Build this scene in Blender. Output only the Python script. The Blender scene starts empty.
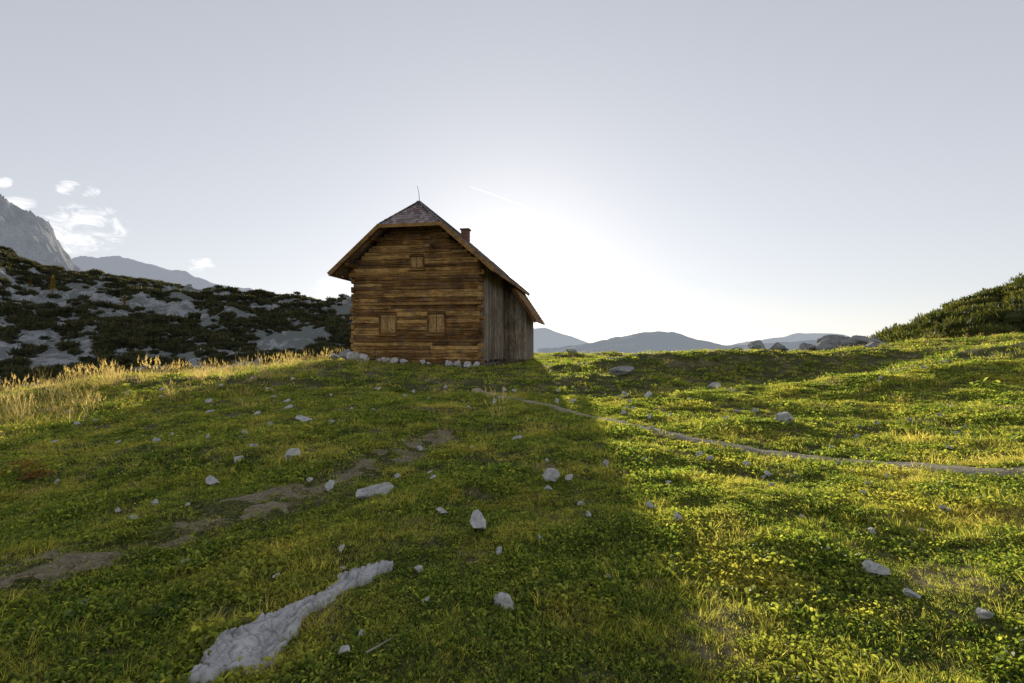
import bpy, math, random
import numpy as np
from mathutils import Vector, Matrix, noise as mnoise
random.seed(7); RNG=np.random.default_rng(11)
scene=bpy.context.scene
for n,v in (('view_transform','Standard'),('look','None')):
    try: setattr(scene.view_settings,n,v)
    except Exception: pass
scene.view_settings.exposure=0
COL=scene.collection

# ------------------------------------------------------------ noise
def _h(ix,iy,seed):
    n=(ix*374761393+iy*668265263+seed*144269504)&0xffffffff
    n=((n^(n>>13))*1274126177)&0xffffffff
    n=n^(n>>16)
    return (n&0xffffff)/float(0x1000000)
def perlin(x,y,seed=0):
    x=np.asarray(x,float);y=np.asarray(y,float)
    ix=np.floor(x).astype(np.int64);iy=np.floor(y).astype(np.int64)
    fx=x-ix;fy=y-iy
    ux=fx*fx*fx*(fx*(fx*6-15)+10);uy=fy*fy*fy*(fy*(fy*6-15)+10)
    def g(a,b):
        t=_h(ix+a,iy+b,seed)*2*math.pi
        return np.cos(t)*(fx-a)+np.sin(t)*(fy-b)
    n0=g(0,0)*(1-ux)+g(1,0)*ux
    n1=g(0,1)*(1-ux)+g(1,1)*ux
    return (n0*(1-uy)+n1*uy)*1.5
def fbm(x,y,scale,octv=4,seed=0,gain=.5,ridge=False):
    s=0;a=1.;f=1./scale;tot=0
    for i in range(octv):
        p=perlin(x*f+i*17.3,y*f-i*9.1,seed+i)
        if ridge: p=1-2*np.abs(p)
        s=s+a*p;tot+=a;a*=gain;f*=2.03
    return s/tot
def sstep(t):
    t=np.clip(t,0,1);return t*t*(3-2*t)

# ------------------------------------------------------------ path centre lines
def catmull(pts,step=.12):
    out=[];P=[pts[0]]+pts+[pts[-1]]
    for i in range(1,len(P)-2):
        p0,p1,p2,p3=[np.array(q,float) for q in P[i-1:i+3]]
        n=max(2,int(np.linalg.norm(p2-p1)/step))
        for k in range(n):
            t=k/n
            out.append(.5*((2*p1)+(-p0+p2)*t+(2*p0-5*p1+4*p2-p3)*t*t+(-p0+3*p1-3*p2+p3)*t**3))
    out.append(np.array(P[-2],float));return np.array(out)
TRAIL=[(13,2.9),(9,4.3),(5.5,5.45),(4.9,6.2),(4.16,7.1),(3.1,8.3),(2.1,9.9),(1.08,11.6),(-.2,13),(-1.0,14.5)]
TRACK=[(-6,1.8),(-4.2,2.9),(-3.1,3.8),(-2.45,4.9),(-1.9,6.1),(-1.4,7.4),(-1.2,8.6)]
def linedist(x,y,c):
    d=np.full(np.shape(x),1e9)
    for p in c: d=np.minimum(d,(x-p[0])**2+(y-p[1])**2)
    return np.sqrt(d)
TC=catmull(TRAIL,.25)

# ------------------------------------------------------------ terrain height
TH=[-180,-120,-90,-70,-45,-33,-24,-17,-12,0,5.7,19.3,28,36,45,60,90,130,180]
CR=[40,25,19,19,20,24,27,30,39,44,44,43,42,42,43,46,46,42,40]
CZ=[.6,.0,-.2,0,.05,.45,.75,1.0,1.15,1.1,.95,.75,.85,1.3,2.3,4.,4.,2.,.6]
MOUNDS=[(6,21,.85,3.2,1.5),(3,17.5,.28,1.6,1.1),(2.8,26,.3,2,2),(13,22,.75,4,1.6),(9.5,13.5,.36,3,1.1),(16,16,.7,3,1.4),
        (-3,15,.12,3,2),(-11,15.5,.4,3,1.6),(-6.5,20,.22,2.2,1.6),(20,28,.6,4,2.5),(8.5,31,.35,3,2),(-4.5,7.2,.14,1.3,.7),
        (4.2,38,.4,1.3,1.5),(8,40,.3,1.2,1.5),(12.5,39,.35,1.5,1.5),(17,36,.5,1.8,1.5),(21,34,.5,2,1.5)]
def hraw(x,y):
    x=np.asarray(x,float);y=np.asarray(y,float)
    r=np.hypot(x,y);th=np.degrees(np.arctan2(x,y))
    c=np.interp(th,TH,CR);z=np.interp(th,TH,CZ)
    t=np.clip((r-3)/(c-3),0,1)
    base=z*t
    over=np.maximum(r-c,0)
    d=.32*(np.sqrt(over**2+16)-4)
    base=base-45*(1-np.exp(-d/45))
    for mx,my,a,sx,sy in MOUNDS:
        base=base+a*np.exp(-.5*((x-mx)/sx)**2-.5*((y-my)/sy)**2)
    fade=1.0/(1+np.maximum(r-60,0)/40)
    k=np.clip((r-2)/8,0.25,1)
    k2=np.clip((r-1)/4,0.4,1)
    pf=np.ones(np.shape(x));m=(r<18)&(y>0)
    if np.any(m):
        q=linedist(x[m],y[m],TC);pf[m]=.12+.88*sstep((q-.15)/1.3)
    base=base+(.20*k*fbm(x,y,5.,3,3)+pf*.12*k2*fbm(x,y,1.4,3,8)+pf*.06*k2*fbm(x,y,.5,3,21,.6))*fade
    return base
H0=float(hraw(np.array([0.]),np.array([0.]))[0])
def hgt(x,y): return hraw(x,y)-H0
def h1(x,y): return float(hgt(np.array([x]),np.array([y]))[0])

# ------------------------------------------------------------ material helpers
def newmat(name):
    m=bpy.data.materials.new(name);m.use_nodes=True
    nt=m.node_tree;nt.nodes.clear()
    return m,nt
def L(nt,a,b): nt.links.new(a,b)
def noi(nt,vec,scale,detail=4,rough=.6,dist=0.):
    n=nt.nodes.new('ShaderNodeTexNoise');n.inputs['Scale'].default_value=scale
    n.inputs['Detail'].default_value=detail;n.inputs['Roughness'].default_value=rough;n.inputs['Distortion'].default_value=dist
    if vec is not None: nt.links.new(vec,n.inputs['Vector'])
    return n.outputs['Fac']
def ramp(nt,fac,stops):
    r=nt.nodes.new('ShaderNodeValToRGB');e=r.color_ramp.elements
    while len(e)<len(stops): e.new(.5)
    for i,(p,c) in enumerate(stops):
        e[i].position=p;e[i].color=(c,c,c,1) if isinstance(c,(int,float)) else (*c,1)
    nt.links.new(fac,r.inputs['Fac']);return r.outputs['Color']
def mixc(nt,f,a,b,mode='MIX'):
    m=nt.nodes.new('ShaderNodeMix');m.data_type='RGBA';m.blend_type=mode
    for s,v in ((m.inputs[0],f),(m.inputs[6],a),(m.inputs[7],b)):
        if isinstance(v,bpy.types.NodeSocket): nt.links.new(v,s)
        elif isinstance(v,(int,float)): s.default_value=v if s==m.inputs[0] else (v,v,v,1)
        else: s.default_value=(*v,1)
    return m.outputs[2]
def math_(nt,op,a,b=0.,c=None,clamp=False):
    m=nt.nodes.new('ShaderNodeMath');m.operation=op;m.use_clamp=clamp
    for i,v in enumerate((a,b,c)):
        if v is None: continue
        if isinstance(v,bpy.types.NodeSocket): nt.links.new(v,m.inputs[i])
        else: m.inputs[i].default_value=v
    return m.outputs[0]
def bump(nt,h,strength=.5,dist=.02):
    b=nt.nodes.new('ShaderNodeBump');b.inputs['Strength'].default_value=strength;b.inputs['Distance'].default_value=dist
    nt.links.new(h,b.inputs['Height']);return b.outputs['Normal']
def finish(nt,sh):
    o=nt.nodes.new('ShaderNodeOutputMaterial');nt.links.new(sh,o.inputs['Surface'])
def pbsdf(nt,col,rough=.9,nor=None,spec=.3):
    p=nt.nodes.new('ShaderNodeBsdfPrincipled')
    if isinstance(col,bpy.types.NodeSocket): nt.links.new(col,p.inputs['Base Color'])
    else: p.inputs['Base Color'].default_value=(*col,1)
    p.inputs['Roughness'].default_value=rough;p.inputs['Specular IOR Level'].default_value=spec
    if nor is not None: nt.links.new(nor,p.inputs['Normal'])
    return p.outputs[0]
def wpos(nt): return nt.nodes.new('ShaderNodeNewGeometry').outputs['Position']
def opos(nt): return nt.nodes.new('ShaderNodeTexCoord').outputs['Object']
def scalev(nt,v,s):
    m=nt.nodes.new('ShaderNodeMapping');m.inputs['Scale'].default_value=s;nt.links.new(v,m.inputs['Vector']);return m.outputs[0]

def mat_ground():
    m,nt=newmat('turf_soil');p=wpos(nt)
    a=noi(nt,p,1.2,4,.65);b=noi(nt,p,24,3,.7)
    g=ramp(nt,b,[(.3,(.020,.027,.008)),(.5,(.07,.08,.022)),(.7,(.19,.18,.06))])
    dry=ramp(nt,b,[(.3,(.065,.052,.03)),(.7,(.29,.24,.145))])
    col=mixc(nt,ramp(nt,a,[(.5,0.),(.62,1.)]),g,dry)
    finish(nt,pbsdf(nt,col,1,bump(nt,b,.9,.03),.1));return m
def mat_path(name,lo,hi):
    m,nt=newmat(name);p=wpos(nt)
    b=noi(nt,p,34,4,.75);a=noi(nt,p,3,3,.6)
    f=math_(nt,'ADD',math_(nt,'MULTIPLY',b,.8),math_(nt,'MULTIPLY',a,.25))
    col=ramp(nt,f,[(.36,lo),(.7,hi)])
    finish(nt,pbsdf(nt,col,1,bump(nt,b,.9,.02),.1));return m
def mat_leaf(name,stops,dry,trans=.5,rough=.6,dryamt=(.5,.7),tint=(2.6,2.25,.85)):
    m,nt=newmat(name)
    oi=nt.nodes.new('ShaderNodeObjectInfo').outputs['Random'];ge=nt.nodes.new('ShaderNodeNewGeometry')
    n=noi(nt,ge.outputs['Position'],.9,3,.6)
    f=math_(nt,'ADD',math_(nt,'MULTIPLY',oi,.4),math_(nt,'MULTIPLY',ge.outputs['Random Per Island'],.6))
    col=ramp(nt,f,stops)
    col=mixc(nt,ramp(nt,n,[(dryamt[0],0.),(dryamt[1],.85)]),col,dry)
    tb=nt.nodes.new('ShaderNodeBsdfTranslucent');nt.links.new(mixc(nt,1.,col,tint,'MULTIPLY'),tb.inputs['Color'])
    mx=nt.nodes.new('ShaderNodeMixShader');mx.inputs[0].default_value=trans
    nt.links.new(pbsdf(nt,col,rough,None,.25),mx.inputs[1]);nt.links.new(tb.outputs[0],mx.inputs[2])
    finish(nt,mx.outputs[0]);return m
def mat_rock(name='limestone',sc=1.,base=(.72,.71,.69),dark=(.30,.29,.27),crack=.4,bs=1.):
    m,nt=newmat(name);p=opos(nt)
    a=noi(nt,p,5*sc,6,.68);b=noi(nt,p,28*sc,4,.7)
    v=nt.nodes.new('ShaderNodeTexVoronoi');v.feature='DISTANCE_TO_EDGE';v.inputs['Scale'].default_value=6*sc
    L(nt,mixc(nt,.35,p,noi(nt,p,4*sc,4,.6)),v.inputs['Vector'])
    col=ramp(nt,a,[(.3,dark),(.45,tuple(.78*x for x in base)),(.65,base)])
    col=mixc(nt,ramp(nt,v.outputs['Distance'],[(0.,crack),(.03,0.)]),col,dark)
    col=mixc(nt,ramp(nt,b,[(.35,.5),(.48,0.)]),col,tuple(.6*x for x in dark))
    hh=math_(nt,'ADD',a,math_(nt,'MULTIPLY',b,.6))
    finish(nt,pbsdf(nt,col,.9,bump(nt,hh,bs,.03/sc),.2));return m
def mat_wood(name,lo,mid,hi,axis='X',rough=.8,grey=.0):
    m,nt=newmat(name);p=opos(nt)
    s={'X':(.9,12,20),'Z':(16,16,1.2),'Y':(12,.9,20)}[axis]
    at=nt.nodes.new('ShaderNodeAttribute');at.attribute_name='tone'
    off=nt.nodes.new('ShaderNodeVectorMath');off.operation='ADD';L(nt,p,off.inputs[0])
    cmb=nt.nodes.new('ShaderNodeCombineXYZ')
    t10=math_(nt,'MULTIPLY',at.outputs['Fac'],37.)
    for i in range(3): L(nt,t10,cmb.inputs[i])
    L(nt,cmb.outputs[0],off.inputs[1])
    a=noi(nt,scalev(nt,off.outputs[0],s),1.,7,.72,.6);b=noi(nt,p,.8,6,.72);c2=noi(nt,scalev(nt,off.outputs[0],tuple(q*3. for q in s)),1.,4,.7)
    f=math_(nt,'ADD',math_(nt,'MULTIPLY',a,.8),math_(nt,'ADD',math_(nt,'MULTIPLY',b,.7),math_(nt,'MULTIPLY',at.outputs['Fac'],.26)))
    col=ramp(nt,f,[(.66,lo),(.86,mid),(1.,hi)])
    col=mixc(nt,ramp(nt,c2,[(.38,.9),(.48,0.)]),col,tuple(.4*q for q in lo))
    if grey>0:
        gcol=ramp(nt,a,[(.3,(.05,.035,.022)),(.7,(.30,.22,.15))])
        col=mixc(nt,ramp(nt,noi(nt,off.outputs[0],1.5,5,.7),[(.48,0.),(.62,grey)]),col,gcol)
    finish(nt,pbsdf(nt,col,rough,bump(nt,math_(nt,'ADD',a,math_(nt,'MULTIPLY',c2,.5)),1.,.04),.2));return m
def mat_plain(name,c1,c2,sc=8,rough=.7,metal=0.):
    m,nt=newmat(name);p=opos(nt);a=noi(nt,p,sc,5,.6)
    sh=pbsdf(nt,ramp(nt,a,[(.35,c1),(.65,c2)]),rough,bump(nt,a,.3,.01));
    nt.nodes[[n.name for n in nt.nodes if n.type=='BSDF_PRINCIPLED'][0]].inputs['Metallic'].default_value=metal
    finish(nt,sh);return m
def mat_mountain(name,rock,veg,painted_haze,haze_emit,sc,vegbias=.5,soft=.06):
    m,nt=newmat(name);p=wpos(nt)
    a=noi(nt,p,sc,6,.65);b=noi(nt,scalev(nt,p,(1,1,.35)),sc*5,6,.72);c=noi(nt,p,sc*18,4,.7)
    f=math_(nt,'ADD',math_(nt,'MULTIPLY',a,.6),math_(nt,'MULTIPLY',b,.6))
    rk=mixc(nt,ramp(nt,c,[(.35,0.),(.65,1.)]),tuple(.5*x for x in rock),rock)
    col=mixc(nt,ramp(nt,f,[(vegbias,0.),(vegbias+soft,1.)]),veg,rk)
    sh=pbsdf(nt,col,1,bump(nt,math_(nt,'ADD',b,math_(nt,'MULTIPLY',c,.4)),1.,1./sc*.05),.05)
    if painted_haze>0:
        em=nt.nodes.new('ShaderNodeEmission');em.inputs[0].default_value=(*haze_emit,1);em.inputs[1].default_value=1.  # aerial haze painted into the surface as constant emission, same at any distance
        mx=nt.nodes.new('ShaderNodeMixShader');mx.inputs[0].default_value=painted_haze
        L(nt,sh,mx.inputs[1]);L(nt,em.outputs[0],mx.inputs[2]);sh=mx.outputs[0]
    finish(nt,sh);return m

M_GROUND=mat_ground();M_PATH=mat_path('trodden_gravel',(.14,.115,.07),(.64,.56,.43));M_DIRT=mat_path('trodden_dirt',(.085,.075,.038),(.42,.35,.24))
M_GRASS=mat_leaf('meadow_grass',[(.1,(.085,.12,.026)),(.5,(.23,.26,.06)),(.9,(.43,.41,.13))],(.45,.40,.15),.64,.6,(.5,.7),(2.9,2.6,1.3))
M_CLOV=mat_leaf('turf_leaf',[(.1,(.035,.07,.017)),(.5,(.13,.185,.042)),(.9,(.31,.335,.09))],(.33,.32,.09),.6,.5,(.5,.72),(3.,2.65,1.2))
M_DRY=mat_leaf('dry_grass',[(.2,(.32,.25,.12)),(.5,(.50,.40,.20)),(.8,(.66,.56,.33))],(.38,.34,.14),.62,.6,(.5,.7),(2.1,1.85,1.15))
M_RED=mat_leaf('autumn_leaf',[(.2,(.16,.10,.03)),(.5,(.26,.12,.04)),(.8,(.16,.17,.04))],(.25,.15,.04),.4)
M_PINE=mat_leaf('pine_needles',[(.2,(.028,.042,.012)),(.5,(.06,.078,.022)),(.8,(.125,.135,.04))],(.15,.14,.045),.4,.6,(.5,.75),(2.5,2.2,.9))
M_SCRUB=mat_leaf('scrub_needles',[(.2,(.026,.032,.018)),(.5,(.048,.053,.027)),(.8,(.09,.09,.04))],(.12,.10,.05),.25,.6,(.5,.75))
M_LARCH=mat_leaf('larch_needles',[(.2,(.2,.16,.04)),(.5,(.28,.22,.05)),(.8,(.38,.3,.08))],(.25,.25,.06),.4)
M_ROCK=mat_rock();M_ROCKF=mat_rock('pale_boulder',.5,(.42,.42,.41),(.13,.13,.125))
M_BARK=mat_plain('bark',(.05,.035,.02),(.13,.09,.06),12,.9)

# ------------------------------------------------------------ object helpers
def mkobj(name,verts,faces,mats,parent=None,kind=None,label=None,cat=None,group=None,smooth=False,tone=None,link=True):
    me=bpy.data.meshes.new(name)
    me.from_pydata([tuple(v) for v in verts],[],[tuple(f) for f in faces]);me.update()
    for m in (mats if isinstance(mats,(list,tuple)) else [mats]): me.materials.append(m)
    if tone is not None:
        a=me.attributes.new('tone','FLOAT','FACE');a.data.foreach_set('value',np.array(tone,np.float32))
    if smooth: me.polygons.foreach_set('use_smooth',np.ones(len(me.polygons),bool))
    o=bpy.data.objects.new(name,me)
    if link: COL.objects.link(o)
    if parent: o.parent=parent
    for k,v in (('kind',kind),('label',label),('category',cat),('group',group)):
        if v: o[k]=v
    return o
def gridmesh(name,X,Y,Z,mat,wrap=False,smooth=True,**kw):
    n,m=X.shape
    v=np.stack([X.ravel(),Y.ravel(),Z.ravel()],1)
    i=np.arange(n-1)[:,None]*m+np.arange(m-1)[None,:]
    f=np.stack([i,i+1,i+m+1,i+m],-1).reshape(-1,4)
    if wrap:
        j=np.arange(n-1)*m+(m-1);k=np.arange(n-1)*m
        f=np.concatenate([f,np.stack([j,k,k+m,j+m],-1)])
    me=bpy.data.meshes.new(name)
    me.vertices.add(len(v));me.vertices.foreach_set('co',v.astype(np.float32).ravel())
    me.loops.add(len(f)*4);me.loops.foreach_set('vertex_index',f.astype(np.int32).ravel())
    me.polygons.add(len(f));me.polygons.foreach_set('loop_start',np.arange(len(f),dtype=np.int32)*4)
    me.polygons.foreach_set('use_smooth',np.full(len(f),smooth))
    me.update(calc_edges=True);me.validate();me.materials.append(mat)
    o=bpy.data.objects.new(name,me);COL.objects.link(o)
    for k,v2 in kw.items(): o[k]=v2
    return o

# ------------------------------------------------------------ GROUND sheet (polar)
ang=np.concatenate([np.arange(-60,60,.2),np.arange(60,300,2.)])
rad=[.02]
while rad[-1]<9000: rad.append(rad[-1]*(1.013 if rad[-1]<60 else 1.05)+.01)
rad=np.array(rad)
A,R=np.meshgrid(np.radians(ang),rad)
X=R*np.sin(A);Y=R*np.cos(A);Z=hgt(X,Y)
gridmesh('ground',X[:, ::-1],Y[:, ::-1],Z[:, ::-1],M_GROUND,wrap=True,kind='structure',label='uneven alpine pasture turf with soil patches')

PATHS=[]
def path(pts,w,label,seed,lift,mat,rag):
    c=catmull(pts,.08);t=np.gradient(c,axis=0);t/=np.linalg.norm(t,axis=1)[:,None]+1e-9
    n=np.stack([-t[:,1],t[:,0]],1)
    s=np.linspace(1,-1,25)
    l=np.arange(len(c))*.08
    wl=w*(1+.7*fbm(l,l*0,.9,4,seed));wr=w*(1+.7*fbm(l,l*0+50,.9,4,seed+5))
    off=np.where(s[None,:]>0,s[None,:]*wl[:,None],s[None,:]*wr[:,None])
    X=c[:,0:1]+n[:,0:1]*off;Y=c[:,1:2]+n[:,1:2]*off
    Z=hgt(X,Y)+lift-(np.abs(s)[None,:]**3)*(lift+.02)+rag*fbm(X,Y,.3,3,seed+60)
    gridmesh('path',X,Y,Z,mat,kind='structure',label=label)
    PATHS.append((c,w))
path(TRAIL,.19,'narrow pale gravel footpath across the grass',31,.03,M_PATH,.025)
path(TRACK,.30,'faint trodden dirt track in the turf',77,.006,M_DIRT,.07)
def pathdist(x,y,i):
    c,w=PATHS[i];return linedist(x,y,c[::3])/w

# ------------------------------------------------------------ source tufts
def blades(n,rad,hmin,hmax,w,bend,seg=2,seed=0,splay=.5):
    r=random.Random(seed);V=[];F=[]
    for _ in range(n):
        a=r.uniform(0,6.283);q=rad*math.sqrt(r.random());x=q*math.cos(a);y=q*math.sin(a)
        hh=r.uniform(hmin,hmax);d=a+r.uniform(-1,1);lean=r.uniform(.1,splay)*hh;bd=r.uniform(.2,1)*bend*hh
        fa=r.uniform(0,6.283);wx=math.cos(fa)*w*.5*r.uniform(.7,1.3);wy=math.sin(fa)*w*.5
        b=len(V)
        for s in range(seg+1):
            t=s/seg;o=lean*t+bd*t*t;k=(1-t)**.6
            cx=x+math.cos(d)*o;cy=y+math.sin(d)*o;cz=hh*(t-.25*t*t*bend)-.01
            if s<seg: V+= [(cx-wx*k,cy-wy*k,cz),(cx+wx*k,cy+wy*k,cz)]
            else: V.append((cx,cy,cz))
        for s in range(seg-1): F.append((b+2*s,b+2*s+1,b+2*s+3,b+2*s+2))
        F.append((b+2*seg-2,b+2*seg-1,b+2*seg))
    return V,F
def leaves(n,rad,hmax,size,seed=0,tilt=.6,aspect=.8,dome=.5):
    r=random.Random(seed);V=[];F=[]
    for _ in range(n):
        a=r.uniform(0,6.283);q=rad*math.sqrt(r.random());c=Vector((q*math.cos(a),q*math.sin(a),r.uniform(.003,hmax)*(1-dome*q/rad)))
        s=size*r.uniform(.6,1.3);nrm=Vector((r.gauss(0,tilt),r.gauss(0,tilt),1)).normalized()
        u=nrm.orthogonal().normalized();u=Matrix.Rotation(r.uniform(0,6.283),3,nrm)@u;v=nrm.cross(u)
        b=len(V)
        for k,(p,qq) in enumerate(((-1,0),(-.4,.8),(.4,.8),(1,0),(.4,-.8),(-.4,-.8))):
            V.append(tuple(c+u*p*s*.5+v*qq*s*.5*aspect+nrm*(.12*s*abs(qq))))
        F.append((b,b+1,b+2,b+3));F.append((b,b+3,b+4,b+5))
    return V,F
def src(collname,items):
    c=bpy.data.collections.new(collname)
    for i,(V,F,m) in enumerate(items):
        o=mkobj('%s_%02d'%(collname,i),V,F,m,link=False);c.objects.link(o)
    return c
def scatter(name,pts,rot,scl,idx,coll,**kw):
    me=bpy.data.meshes.new(name);me.vertices.add(len(pts));me.vertices.foreach_set('co',np.asarray(pts,np.float32).ravel())
    a=me.attributes.new('rot','FLOAT_VECTOR','POINT');a.data.foreach_set('vector',np.asarray(rot,np.float32).ravel())
    a=me.attributes.new('scl','FLOAT_VECTOR','POINT');a.data.foreach_set('vector',np.asarray(scl,np.float32).ravel())
    a=me.attributes.new('idx','INT','POINT');a.data.foreach_set('value',np.asarray(idx,np.int32))
    me.update();o=bpy.data.objects.new(name,me);COL.objects.link(o)
    g=bpy.data.node_groups.new(name+'_nodes','GeometryNodeTree')
    g.interface.new_socket('Geometry',in_out='INPUT',socket_type='NodeSocketGeometry')
    g.interface.new_socket('Geometry',in_out='OUTPUT',socket_type='NodeSocketGeometry')
    gi=g.nodes.new('NodeGroupInput');go=g.nodes.new('NodeGroupOutput')
    ci=g.nodes.new('GeometryNodeCollectionInfo');ci.inputs[0].default_value=coll;ci.inputs[1].default_value=True;ci.inputs[2].default_value=True
    ip=g.nodes.new('GeometryNodeInstanceOnPoints')
    def na(n,t):
        k=g.nodes.new('GeometryNodeInputNamedAttribute');k.data_type=t;k.inputs[0].default_value=n
        return [s for s in k.outputs if s.enabled and s.name=='Attribute'][0]
    g.links.new(gi.outputs[0],ip.inputs['Points']);g.links.new(ci.outputs[0],ip.inputs['Instance'])
    ip.inputs['Pick Instance'].default_value=True
    g.links.new(na('idx','INT'),ip.inputs['Instance Index'])
    g.links.new(na('rot','FLOAT_VECTOR'),ip.inputs['Rotation'])
    g.links.new(na('scl','FLOAT_VECTOR'),ip.inputs['Scale'])
    g.links.new(ip.outputs[0],go.inputs[0])
    md=o.modifiers.new('scatter','NODES');md.node_group=g
    for k,v in kw.items(): o[k]=v
    return o
C_TURF=src('turf_source',[
 (*blades(26,.08,.015,.035,.005,.9,2,1),M_GRASS),
 (*blades(26,.09,.02,.05,.005,.8,2,2),M_GRASS),
 (*leaves(38,.09,.028,.019,3,.8),M_CLOV),
 (*leaves(34,.10,.035,.022,4,.9),M_CLOV),
 (*leaves(26,.09,.025,.028,5,.7,.6),M_CLOV),
 (*blades(24,.06,.04,.09,.005,.9,3,6),M_GRASS),
])
C_TALL=src('tall_source',[
 (*blades(24,.14,.25,.55,.006,.6,3,11,.4),M_DRY),
 (*blades(22,.10,.20,.45,.008,.8,3,12,.45),M_GRASS),
 (*blades(26,.16,.15,.40,.006,.7,3,13,.5),M_DRY),
])
def seeded(n,seed):
    r=random.Random(seed);V=[];F=[]
    for _ in range(n):
        x=r.gauss(0,.08);y=r.gauss(0,.08);hh=r.uniform(.35,.65);dx=r.gauss(0,.1);dy=r.gauss(0,.1);b=len(V)
        V+=[(x-.002,y,0),(x+.002,y,0),(x+dx+.002,y+dy,hh),(x+dx-.002,y+dy,hh)];F.append((b,b+1,b+2,b+3))
        for k in range(14):
            t=k/14.;c=Vector((x+dx*(1+t*.15)+r.gauss(0,.008),y+dy*(1+.15*t)+r.gauss(0,.008),hh*(.82+.25*t)));b=len(V);s=.011*(1.2-t)
            V+=[tuple(c+Vector((-s,0,-s))),tuple(c+Vector((s*.6,s,0))),tuple(c+Vector((s*.2,-s*.5,s*1.6)))];F.append((b,b+1,b+2))
    return V,F
V,F=seeded(9,5);o=mkobj('tall_source_03',V,F,M_DRY,link=False);C_TALL.objects.link(o)

HUTC=Vector((-4.81,25.57,.85));HR=math.radians(10)
def in_hut(x,y,m=.1):
    dx=x-HUTC.x;dy=y-HUTC.y
    lx=dx*math.cos(HR)-dy*math.sin(HR);ly=dx*math.sin(HR)+dy*math.cos(HR)
    return (lx>-3.3-m)&(lx<4.7+m)&(ly>-m)&(ly<10+m)
OC=[(-1.46,2.58,.11),(-1.39,2.72,.185),(-1.32,2.90,.155),(-1.24,3.08,.10),(-1.17,3.3,.08),(-1.13,3.47,.095),(-1.0,3.58,.06),(-.84,3.64,.03)]
def ocdist(x,y):
    wx=x+.12*fbm(x,y,.4,3,301,.5)+.05*fbm(x,y,.09,3,303,.6);wy=y+.12*fbm(x,y,.4,3,302,.5)+.05*fbm(x,y,.09,3,304,.6)
    best=np.full(np.shape(x),9.)
    for (x0,y0,r0),(x1,y1,r1) in zip(OC[:-1],OC[1:]):
        dx,dy=x1-x0,y1-y0;t=np.clip(((wx-x0)*dx+(wy-y0)*dy)/(dx*dx+dy*dy),0,1)
        ex=np.abs(wx-x0-t*dx);ey=np.abs(wy-y0-t*dy)
        best=np.minimum(best,(.6*np.hypot(ex,ey)+.4*np.maximum(ex,ey)*1.1)/(r0+(r1-r0)*t))
    return best
def wedge(n,d0,d1,umax=1.3):
    d=np.sqrt(RNG.uniform(d0*d0,d1*d1,n));u=RNG.uniform(-umax,umax,n);return d*u,d
def turf(n,d0,d1,s0,s1):
    x,y=wedge(n,d0,d1)
    keep=~in_hut(x,y)&(ocdist(x,y)>1.12)
    p0=pathdist(x,y,0);p1=pathdist(x,y,1)
    keep&=((p0>RNG.uniform(.5,1.2,n))|(RNG.random(n)<.04))&((p1>RNG.uniform(.3,1.6,n))|(RNG.random(n)<.30))
    bare=fbm(x,y,.9,3,55)
    keep&=(bare<.28+RNG.random(n)*.22)
    x,y=x[keep],y[keep];k=len(x)
    z=hgt(x,y)
    pn=fbm(x,y,.8,3,91)+RNG.normal(0,.18,k)
    idx=np.where(pn>.08,RNG.choice([0,1,5],k,p=[.5,.4,.1]),RNG.choice([2,3,4,1],k,p=[.35,.3,.15,.2]))
    big=fbm(x,y,1.1,3,33)
    s=RNG.uniform(s0,s1,k)*(1+.9*np.clip(big,-.45,.9))
    s=s*np.where(pathdist(x,y,1)<1.1,.65,1.)
    rot=np.stack([RNG.normal(0,.15,k),RNG.normal(0,.15,k),RNG.uniform(0,6.28,k)],1)
    return np.stack([x,y,z],1),rot,np.stack([s,s,s*RNG.uniform(.8,1.5,k)],1),idx
parts=[turf(24000,1.3,6,.75,1.2),turf(32000,6,14,1.0,1.7),turf(28000,14,48,1.8,3.0)]
P,Rr,S,I=[np.concatenate([p[i] for p in parts]) for i in range(4)]
scatter('grass',P,Rr,S,I,C_TURF,kind='stuff',label='short green alpine turf and clover')
x,y=wedge(26000,7,40,1.35)
th=np.degrees(np.arctan2(x,y));c=np.interp(th,TH,CR);r=np.hypot(x,y);t=r/c
dens=np.where(th<-19,sstep((t-.42)/.35)*(.45+.9*fbm(x,y,2.2,3,5))*np.interp(th,[-45,-30,-22,-17],[1.3,1.,.6,.25]),0)
dens=np.where((th>=3),sstep((t-.6)/.3)*np.clip(.15+.9*fbm(x,y,3.5,2,15),0,1)*.7,dens)
dens=np.where((th<-12)&(th>=-19),.12*sstep((t-.5)/.2),dens)
dens=np.maximum(dens,np.where(th>32,.5*np.clip(fbm(x,y,3.,3,44)+.15,0,1)*sstep((t-.45)/.2),0))
dens=np.maximum(dens,.02*(fbm(x,y,4,2,25)>.12))
k=(RNG.random(len(x))<dens)&~in_hut(x,y,.4)&(pathdist(x,y,0)>2)&(t<1.12)
x,y=x[k],y[k];n=len(x);s=RNG.uniform(.4,1.2,n)*np.where(np.degrees(np.arctan2(x,y))>0,.5,.95)
scatter('tall_grass',np.stack([x,y,hgt(x,y)],1),np.stack([RNG.normal(0,.1,n),RNG.normal(0,.1,n),RNG.uniform(0,6.28,n)],1),np.stack([s,s,s],1),
        RNG.choice([0,1,2,3],n,p=[.28,.15,.25,.32]),C_TALL,kind='stuff',label='tall dry golden grass along the crest')
C_WEED=src('weed_source',[(*leaves(60,.2,.22,.06,21,.9,.5),M_CLOV),(*leaves(70,.25,.3,.05,22,1.,.6),M_CLOV),(*leaves(50,.18,.16,.08,23,.7,.6),M_CLOV)])
x,y=wedge(9000,6,36,1.3)
f=fbm(x,y,2.4,3,140);th=np.degrees(np.arctan2(x,y))
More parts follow.
